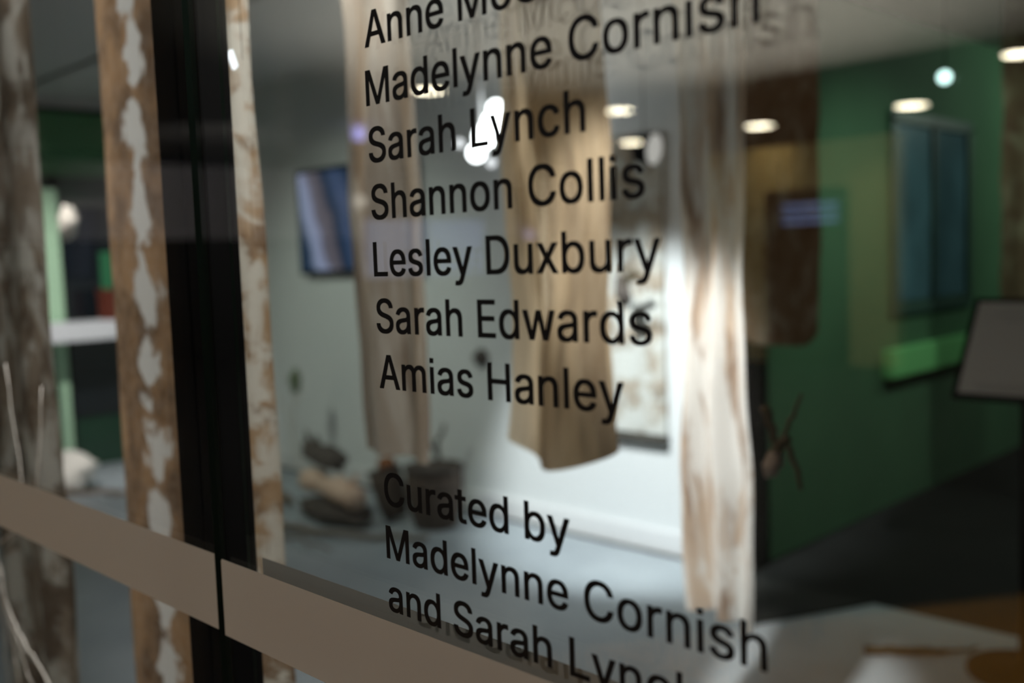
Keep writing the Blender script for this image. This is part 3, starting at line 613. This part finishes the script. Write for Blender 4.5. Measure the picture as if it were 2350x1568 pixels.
branch('floor_branch', [([(-5.3, 2.62, 0.03), (-4.75, 2.25, 0.03), (-4.3, 2.12, 0.03), (-3.9, 2.20, 0.03), (-3.50, 2.42, 0.03)], 0.022, 0.012),
                        ([(-4.3, 2.12, 0.03), (-4.1, 2.0, 0.05), (-3.7, 2.02, 0.03)], 0.014, 0.006)], M['bark_grey'],
       'long crooked grey brown branch lying on the floor in front of the pots', 'branch', seed=20, amp=0.014)
branch('floor_branch', [([(-5.15, 2.52, 0.03), (-4.80, 2.44, 0.04), (-4.62, 2.40, 0.04)], 0.03, 0.022),
                        ([(-4.80, 2.44, 0.04), (-4.68, 2.34, 0.04)], 0.014, 0.008)], M['bark_grey'],
       'short thick grey brown branch lying close against the bark slab', 'branch', seed=30, amp=0.012)
branch('standing_twig', [([(-5.0, 2.72, 0.02), (-5.03, 2.7, 0.35), (-4.98, 2.7, 0.62)], 0.010, 0.004),
                         ([(-5.03, 2.7, 0.35), (-5.14, 2.68, 0.55)], 0.006, 0.003),
                         ([(-5.0, 2.7, 0.48), (-4.93, 2.72, 0.60)], 0.005, 0.003)], M['pale_twig'],
       'thin pale twig standing upright behind the dark bark chunk', 'twig', seed=40, amp=0.01)
lf = lumpy('leaf_tuft', (-4.98, 2.70, 0.64), (0.035, 0.03, 0.07), plain('grey_green_leaf', (0.16, 0.20, 0.12), 0.8), None, 4, 0.5)
lf.parent = bpy.data.objects['standing_twig']; lf.matrix_parent_inverse = Matrix.Translation((5.0, -2.72, -0.02))
branch('standing_twig', [([(-3.92, 2.86, 0.0), (-3.92, 2.86, 0.35), (-3.86, 2.86, 0.47)], 0.016, 0.008),
                         ([(-3.92, 2.86, 0.30), (-4.0, 2.86, 0.42)], 0.010, 0.005)], M['bark'],
       'short dark twig standing close behind the upright brown pot', 'twig', seed=44, amp=0.008)
# white stone and twigs at the far left
st = lumpy('white_stone', (-6.08, 1.78, 0.115), (0.16, 0.13, 0.125), M['stone'], None, 21, 0.45, (0, 0, 0.5))
tag(st, 'pale rounded stone on the floor between the two silk strips beside the mullion', 'stone')
branch('floor_twig', [([(-6.3, 1.6, 0.02), (-5.9, 1.72, 0.04), (-5.5, 2.0, 0.03), (-5.2, 2.3, 0.03)], 0.018, 0.008),
                      ([(-5.9, 1.72, 0.04), (-5.5, 1.85, 0.05)], 0.010, 0.005)], M['bark_grey'],
       'thin dark twig lying on the floor at the foot of the pale stone', 'twig', seed=50, amp=0.012)
# dark flat patch near the corridor, and twig shape standing in for a shadow mark
bm = bmesh.new()
pts = [(-2.15, 2.94), (-2.03, 2.64), (-1.82, 2.49), (-1.60, 2.94)]
a = [bm.verts.new((x, y, 0.001)) for x, y in pts]; b = [bm.verts.new((x, y, 0.009)) for x, y in pts]
bm.faces.new(a[::-1]); bm.faces.new(b)
for i in range(4): bm.faces.new((a[i], a[(i + 1) % 4], b[(i + 1) % 4], b[i]))
tag(from_bm('floor_patch', bm, plain('charcoal_patch', (0.025, 0.026, 0.024), 0.95, 0.1, noise=0.3, scale=60)), 'charcoal flat patch askew on the floor at the corridor entrance', 'mat')
branch('shadow_twig', [([(-1.42, 2.50, 0.012), (-1.32, 2.57, 0.016), (-1.22, 2.66, 0.012)], 0.016, 0.010),
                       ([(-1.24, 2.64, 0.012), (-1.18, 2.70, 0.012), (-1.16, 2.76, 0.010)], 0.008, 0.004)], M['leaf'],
       'twig-shaped dark shadow mark on the pale floor in front of the paper sign', 'twig', seed=60, amp=0.004)

# ------------------------------------------------------------------ hanging pods
def pod(loc, h, w, tilt, label, seed, leaves, cat='seed pod', dim=1.0):
    root = empty('hanging_pod', loc)
    lumpy('pod_body', (0, 0, 0), (w, w * 0.85, h), M['pod'], root, seed, 0.34, tilt, 4)
    for k, (pts, r0, r1) in enumerate(leaves):
        q = wobble(pts, 0.002, seed + k, 4)
        tube('leaf_stalk', q, [r0 + (r1 - r0) * i / (len(q) - 1) for i in range(len(q))], M['leaf'], root, 8)
    tube('thread', [(0, 0, h * 0.6), (0, 0, CEIL - loc[2])], 0.0004, M['thread'], root, 5)
    return tag(root, label, cat, 'pods hung on threads')
pod((-0.988, 1.2, 0.905), 0.032, 0.017, (R(10), R(28), 0), 'pale papery pod with twigs hanging in front of the dark green wall', 3,
    [([(0.005, 0, 0.02), (0.02, 0.0, 0.045), (0.035, 0, 0.05)], 0.012, 0.007), ([(0.01, 0, 0.03), (-0.004, 0, 0.075), (-0.018, 0, 0.11)], 0.006, 0.010),
     ([(0.015, 0, 0.04), (0.045, 0, 0.10), (0.062, 0, 0.14)], 0.005, 0.003), ([(0.03, 0, 0.04), (0.052, 0, -0.01), (0.058, 0, -0.045)], 0.006, 0.004)])
pod((-4.32, 1.2, 1.525), 0.078, 0.042, (R(8), R(38), 0), 'bright papery pod hanging between the two silk strips beside the mullion', 6,
    [([(-0.045, 0, 0.03), (-0.10, 0, 0.025)], 0.018, 0.010)])
pod((-2.60, 2.78, 1.168), 0.07, 0.035, (0, R(-15), 0), 'small dark pod hanging in front of the pale mottled wall cloth', 9,
    [([(0.0, 0, 0.02), (0.05, 0, 0.07), (0.08, 0, 0.06)], 0.02, 0.01)])
M['pod_grey'] = plain('grey_brown_pod', (0.26, 0.21, 0.18), 0.8, 0.2, noise=0.4, scale=60)
for nm, mt in (('hanging_pod', 'pod_grey'), ('hanging_pod.002', 'bark')):
    for ch in bpy.data.objects[nm].children:
        if ch.name.startswith('pod_body'): ch.data.materials[0] = M[mt]
kn = lathe('wall_knot', [(0.05, 0), (0.045, 0.02), (0.02, 0.05), (0.004, 0.07)], M['bark'], None, 12, (-3.70, 3.0, 0.81), (0, -1, 0.15))
tag(kn, 'small dark wood knot fixed to the white back wall above the pots', 'knot')

# dried root bunch close behind the glass, lower left
branch('dried_roots', [([(-2.035, 0.12, 0.80), (-1.995, 0.12, 0.70), (-1.945, 0.12, 0.655), (-1.88, 0.12, 0.625), (-1.785, 0.12, 0.585)], 0.0024, 0.0018),
                       ([(-2.03, 0.12, 0.76), (-1.985, 0.12, 0.675), (-1.93, 0.12, 0.61), (-1.88, 0.12, 0.56)], 0.0022, 0.0015),
                       ([(-2.02, 0.12, 0.72), (-1.98, 0.12, 0.63), (-1.95, 0.12, 0.54)], 0.0020, 0.0015),
                       ([(-2.025, 0.12, 0.73), (-2.02, 0.12, 0.63), (-2.03, 0.12, 0.52)], 0.0022, 0.0016),
                       ([(-1.90, 0.12, 1.16), (-1.865, 0.12, 0.95), (-1.845, 0.12, 0.88)], 0.0012, 0.0018),
                       ([(-1.735, 0.12, 1.13), (-1.785, 0.12, 0.96), (-1.845, 0.12, 0.88)], 0.0014, 0.0018),
                       ([(-1.845, 0.12, 0.88), (-1.94, 0.12, 0.84), (-2.035, 0.12, 0.80)], 0.0016, 0.0020),
                       ([(-1.90, 0.12, 1.16), (-1.90, 0.12, 2.45)], 0.0004, 0.0004)], M['pale_twig'],
       'bunch of pale dried roots hanging close behind the glass in the lower left corner', 'roots', seed=70, amp=0.0022)

# ------------------------------------------------------------------ white counter and things near the end wall
ct = empty('white_counter', (-6.52, 2.38, 0.0))
box('counter_top', -0.10, 0.12, -0.56, 0.55, 0.880, 1.0, M['white_metal'], ct, 0.006)
for yy in (-0.5, 0.42):
    box('leg', -0.06, -0.02, yy, yy + 0.05, 0.0, 0.88, M['black_frame'], ct, 0.004)
tag(ct, 'white counter in front of the dark green glazing at the end of the gallery', 'counter')
rb = empty('red_box', (-6.52, 2.36, 1.0))
box('box_body', -0.09, 0.09, -0.10, 0.12, 0.0, 0.17, M['red'], rb, 0.008)
box('lid', -0.095, 0.095, -0.105, 0.125, 0.17, 0.20, M['red'], rb, 0.006)
tag(rb, 'dull red box standing on the white counter', 'box')
gp = empty('green_poster', (-6.73, 2.36, 1.50))
box('panel', 0.0, 0.012, -0.02, 0.13, -0.32, -0.05, plain('poster_green', (0.04, 0.20, 0.09), 0.5), gp, 0.002)
tag(gp, 'bright green panel on the dark glazing above the white counter', 'panel')

# ------------------------------------------------------------------ paper sign on a black stand
sg = empty('sign_stand', (-0.98, 2.66, 0.0))
lathe('base_plate', [(0.17, 0.0), (0.17, 0.012), (0.16, 0.016), (0.03, 0.018), (0.03, 0.03)], M['black_frame'], sg, 32)
tube('pole', [(0, 0, 0.018), (0, 0, 0.90)], 0.024, M['black_frame'], sg, 16)
bd = bmesh.new(); add_box(bd, -0.19, 0.19, -0.008, 0.008, -0.165, 0.185, 0.004)
bo = from_bm('frame', bd, M['black_frame'], sg); bo.location = (0, -0.01, 0.985); bo.rotation_euler = (R(-34), 0, 0)
pp = box('paper', -0.172, 0.172, -0.0105, -0.0085, -0.148, 0.168, M['paper'], bo)
for k, (zz, x0, x1) in enumerate(((0.142, -0.10, 0.10), (0.122, -0.12, 0.12), (0.106, -0.09, 0.09), (-0.118, -0.13, 0.13), (-0.130, -0.12, 0.10))):
    box('print_line', x0, x1, -0.0112, -0.0106, zz - 0.0022, zz + 0.0022, M['ink'], pp)
tag(sg, 'white paper sign in a tilted black frame on a black pole', 'sign')

# ------------------------------------------------------------------ track spotlights in the gallery
def lamp(name, loc, aim, label, mat_lens, length=0.13, r=0.045, house='steel'):
    root = empty(name, loc)
    d = (Vector(aim) - Vector(loc)).normalized()
    lathe('lamp_head', [(r * 0.55, -length), (r * 0.9, -length * 0.9), (r, -length * 0.3), (r * 1.08, 0), (r * 0.98, 0), (r * 0.9, -0.015)], M[house], root, 20, (0, 0, 0), tuple(d))
    lathe('lens', [(r * 0.96, -0.004), (r * 0.94, 0.004), (r * 0.5, 0.009)], mat_lens, root, 20, (0, 0, 0), tuple(d))
    back = -d * length * 0.6
    tube('stem', [tuple(back), (back.x, back.y, CEIL - loc[2])], 0.0018, M['black_frame'], root, 8)
    return tag(root, label, 'lamp', 'gallery spotlights')
LENS = emit('lamp_lens', (0.92, 0.97, 1.0), 8.0)
LENS_HALF = emit('lamp_lens_flare', (0.92, 0.95, 1.0), 1.5)
LENS_DIM = emit('lamp_lens_side', (1.0, 0.97, 0.92), 0.5)
LENS_TEAL = emit('lamp_lens_cool', (0.66, 1.0, 0.95), 2.4)
camp = (0.0, -0.5, 1.32)
lamp('track_spotlight', (-1.17, 2.50, 1.80), (-0.6, 1.0, 1.5), 'small cool white spotlight glowing in front of the dark green wall at upper right', LENS_TEAL, 0.06, 0.021)
lamp('track_spotlight', (-2.18, 2.45, 1.69), (-1.05, 2.62, 1.50), 'pale oval spotlight head tilted towards the white silk', LENS_DIM, 0.07, 0.058, 'black_frame')
gl = empty('glaring_lamp', (-3.085, 2.50, 1.845))
for k, (dx, dz, r, ln) in enumerate(((0.04, 0.105, 0.036, 0.10), (0.025, 0.045, 0.048, 0.10), (-0.015, -0.01, 0.050, 0.10), (-0.055, -0.075, 0.038, 0.08), (-0.13, -0.03, 0.020, 0.06), (0.01, -0.12, 0.020, 0.06))):
    d = (Vector(camp) - Vector((-3.05, 2.5, 1.84))).normalized()
    lens = LENS if k < 4 else LENS_HALF
    lathe('lens', [(r * 0.7, -ln), (r, -0.02), (r, 0.0), (r * 0.5, 0.008)], lens, gl, 18, (dx * 0.85, dx * 0.5, dz), tuple(d))
tube('stem', [(-0.03, -0.02, 0.05), (-0.03, -0.02, CEIL - 1.84)], 0.016, M['steel'], gl, 10)
tag(gl, 'glaring white cluster lamp behind the third line of lettering', 'lamp')

cl = empty('bright_spot', (-1.143, 0.17, 1.580))  # small glowing plate added for a bright spot at the silk's edge
d = (Vector(camp) - Vector((-1.143, 0.17, 1.58))).normalized()
box('lens', -0.0055, 0.0055, -0.004, 0.0, -0.011, 0.011, emit('bright_spot_glow', (0.9, 0.95, 1.0), 2.0), cl).rotation_euler = (0, R(35), R(-58))  # the added glowing plate itself
tube('stem', [(0.003, 0.010, 0.0), (0.003, 0.010, CEIL - 1.58)], 0.0004, M['thread'], cl, 6)  # thin thread added from the plate up to the ceiling
tag(cl, 'tiny bright white spot on the edge of the narrow silk beside the mullion', 'lamp')

# ------------------------------------------------------------------ outside, seen only as reflections in the glass
EZ = 3.2
M['soffit'] = plain('pale_soffit', (0.62, 0.60, 0.56), 0.8, 0.2)
M['dark_soffit'] = plain('dark_outer_ceiling', (0.03, 0.03, 0.03), 0.8, 0.2)
M['orange_floor'] = plain('orange_timber_deck', (0.66, 0.34, 0.06), 0.6, 0.3, noise=0.15, scale=6)
M['dark_paving'] = plain('dark_paving', (0.03, 0.03, 0.032), 0.8, 0.2)
struct('floor_outside', -16.0, 4.0, -16.0, 0.0, -0.2, -0.02, M['dark_paving'])
bm = bmesh.new()
pts = [(-3.2, -0.02), (3.0, -0.02), (3.0, -9.5), (-1.213, -3.367), (-1.802, -2.485), (-2.175, -1.896)]
a = [bm.verts.new((x, y, -0.02)) for x, y in pts]; b = [bm.verts.new((x, y, 0.0)) for x, y in pts]
bm.faces.new(a); bm.faces.new(b[::-1])
for i in range(len(pts)): bm.faces.new((a[i], b[i], b[(i + 1) % len(pts)], a[(i + 1) % len(pts)]))
tag(from_bm('floor_deck', bm, M['orange_floor']), kind='structure')
struct('ceiling_outside', -16.0, 4.0, -9.4, -0.02, EZ, EZ + 0.1, M['soffit'])
struct('ceiling_outer', -16.0, 4.0, -16.0, -9.4, EZ, EZ + 0.1, M['dark_soffit'])
struct('wall_opposite', -16.0, 4.0, -16.1, -16.0, -0.2, EZ, plain('dark_opposite_wall', (0.02, 0.022, 0.02), 0.7))
struct('wall_street', -14.1, -14.0, -16.0, 0.0, -0.2, 1.75, plain('dark_side_wall', (0.015, 0.015, 0.016), 0.7))
struct('wall_street_upper', -14.1, -14.0, -16.0, 0.0, 1.75, 2.85, plain('pale_side_wall', (0.6, 0.58, 0.6), 0.7))
struct('wall_over_glass', -16.0, 4.0, -0.03, 0.0, 2.45, EZ, M['soffit'])
struct('wall_yellow', -7.0, -4.6, -10.2, -10.0, -0.02, 2.50, plain('yellow_wall', (0.70, 0.60, 0.28), 0.7))
struct('door_1', -6.15, -5.15, -10.0, -9.93, -0.02, 1.98, plain('dark_brown_door', (0.04, 0.025, 0.015), 0.5))
bsn = empty('blue_light_sign', (-5.55, -9.93, 1.70))
box('sign_body', -0.36, 0.36, 0.0, 0.05, -0.14, 0.14, M['black_frame'], bsn, 0.004)
for zz in (-0.09, 0.0, 0.09): box('lit_bar', -0.34, 0.34, 0.05, 0.056, zz - 0.025, zz + 0.025, emit('blue_sign_light', (0.35, 0.5, 1.0), 0.9), bsn)
tag(bsn, 'blue lit sign reflected over the red brown silk', 'sign')
LD = emit('downlight_glow', (1.0, 0.90, 0.66), 32.0)
def downlight(x, y, label, mat=LD, r=0.17):
    root = empty('ceiling_downlight', (x, y, EZ))
    lathe('trim_ring', [(r * 1.25, 0.0), (r * 1.25, -0.012), (r * 1.0, -0.016), (r * 1.0, -0.006)], M['steel'], root, 24)
    lathe('diffuser', [(r, -0.010), (r * 0.9, -0.018), (r * 0.4, -0.020)], mat, root, 24)
    return tag(root, label, 'ceiling light', 'warm downlights of the ceiling outside, reflected in the glass')
downlight(-8.294, -9.97, 'upper of two warm downlight reflections between the honey silk and the white silk')
downlight(-10.53, -13.09, 'lower, dimmer of two warm downlight reflections between the honey and white silks', r=0.19)
downlight(-8.114, -13.14, 'warm downlight reflection on the edge between white silk and red brown silk', r=0.21)
downlight(-5.761, -13.11, 'warm downlight reflection over the dark green wall, below the cool spotlight', r=0.21)
downlight(-3.51, -10.40, 'warm downlight reflection cut by the right edge of the photo')
downlight(-8.498, -6.85, 'warm downlight reflection behind the second line of lettering')
bw = empty('blue_lit_window', (-13.99, -11.4, 1.0))
box('pane', 0.0, 0.03, -1.45, -0.02, 0.05, 1.05, emit('blue_window_light', (0.24, 0.30, 0.62), 0.85), bw)
box('pane', 0.0, 0.03, 0.02, 1.45, 0.05, 1.05, emit('blue_window_glow', (0.36, 0.44, 0.66), 0.95), bw)
for yy in (-1.48, -0.02, 1.45): box('frame_bar', 0.0, 0.05, yy, yy + 0.04, 0.0, 1.10, M['black_frame'], bw)
tag(bw, 'soft blue lit window reflected behind the middle lines of lettering', 'window')
def wall_lamp(loc, col, strength, label, drop):
    root = empty('small_lamp', loc)
    lathe('globe', [(0.01, -0.10), (0.07, -0.07), (0.09, 0.0), (0.07, 0.07), (0.03, 0.09)], emit('lamp_globe', col, strength), root, 16)
    if drop: tube('stem', [(0, 0, 0.09), (0, 0, EZ - loc[2])], 0.015, M['steel'], root, 8)
    else: tube('arm', [(0, 0, 0), (-14.0 - loc[0], 0, 0)], 0.02, M['steel'], root, 8)
    return tag(root, label, 'lamp', 'small lamps across the street reflected in the glass')
wall_lamp((-11.12, -7.83, 3.07), (0.38, 0.40, 1.0), 4.0, 'violet blue lamp reflection at the left edge of the taupe silk, above the screen', True)
wall_lamp((-13.85, -14.0, 1.75), (0.45, 0.42, 0.9), 1.6, 'faint violet lamp reflection on the honey silk', False)
wall_lamp((-13.85, -9.85, 2.36), (1.0, 0.95, 0.85), 1.6, 'faint whitish lamp reflection at the right edge of the wall screen', False)
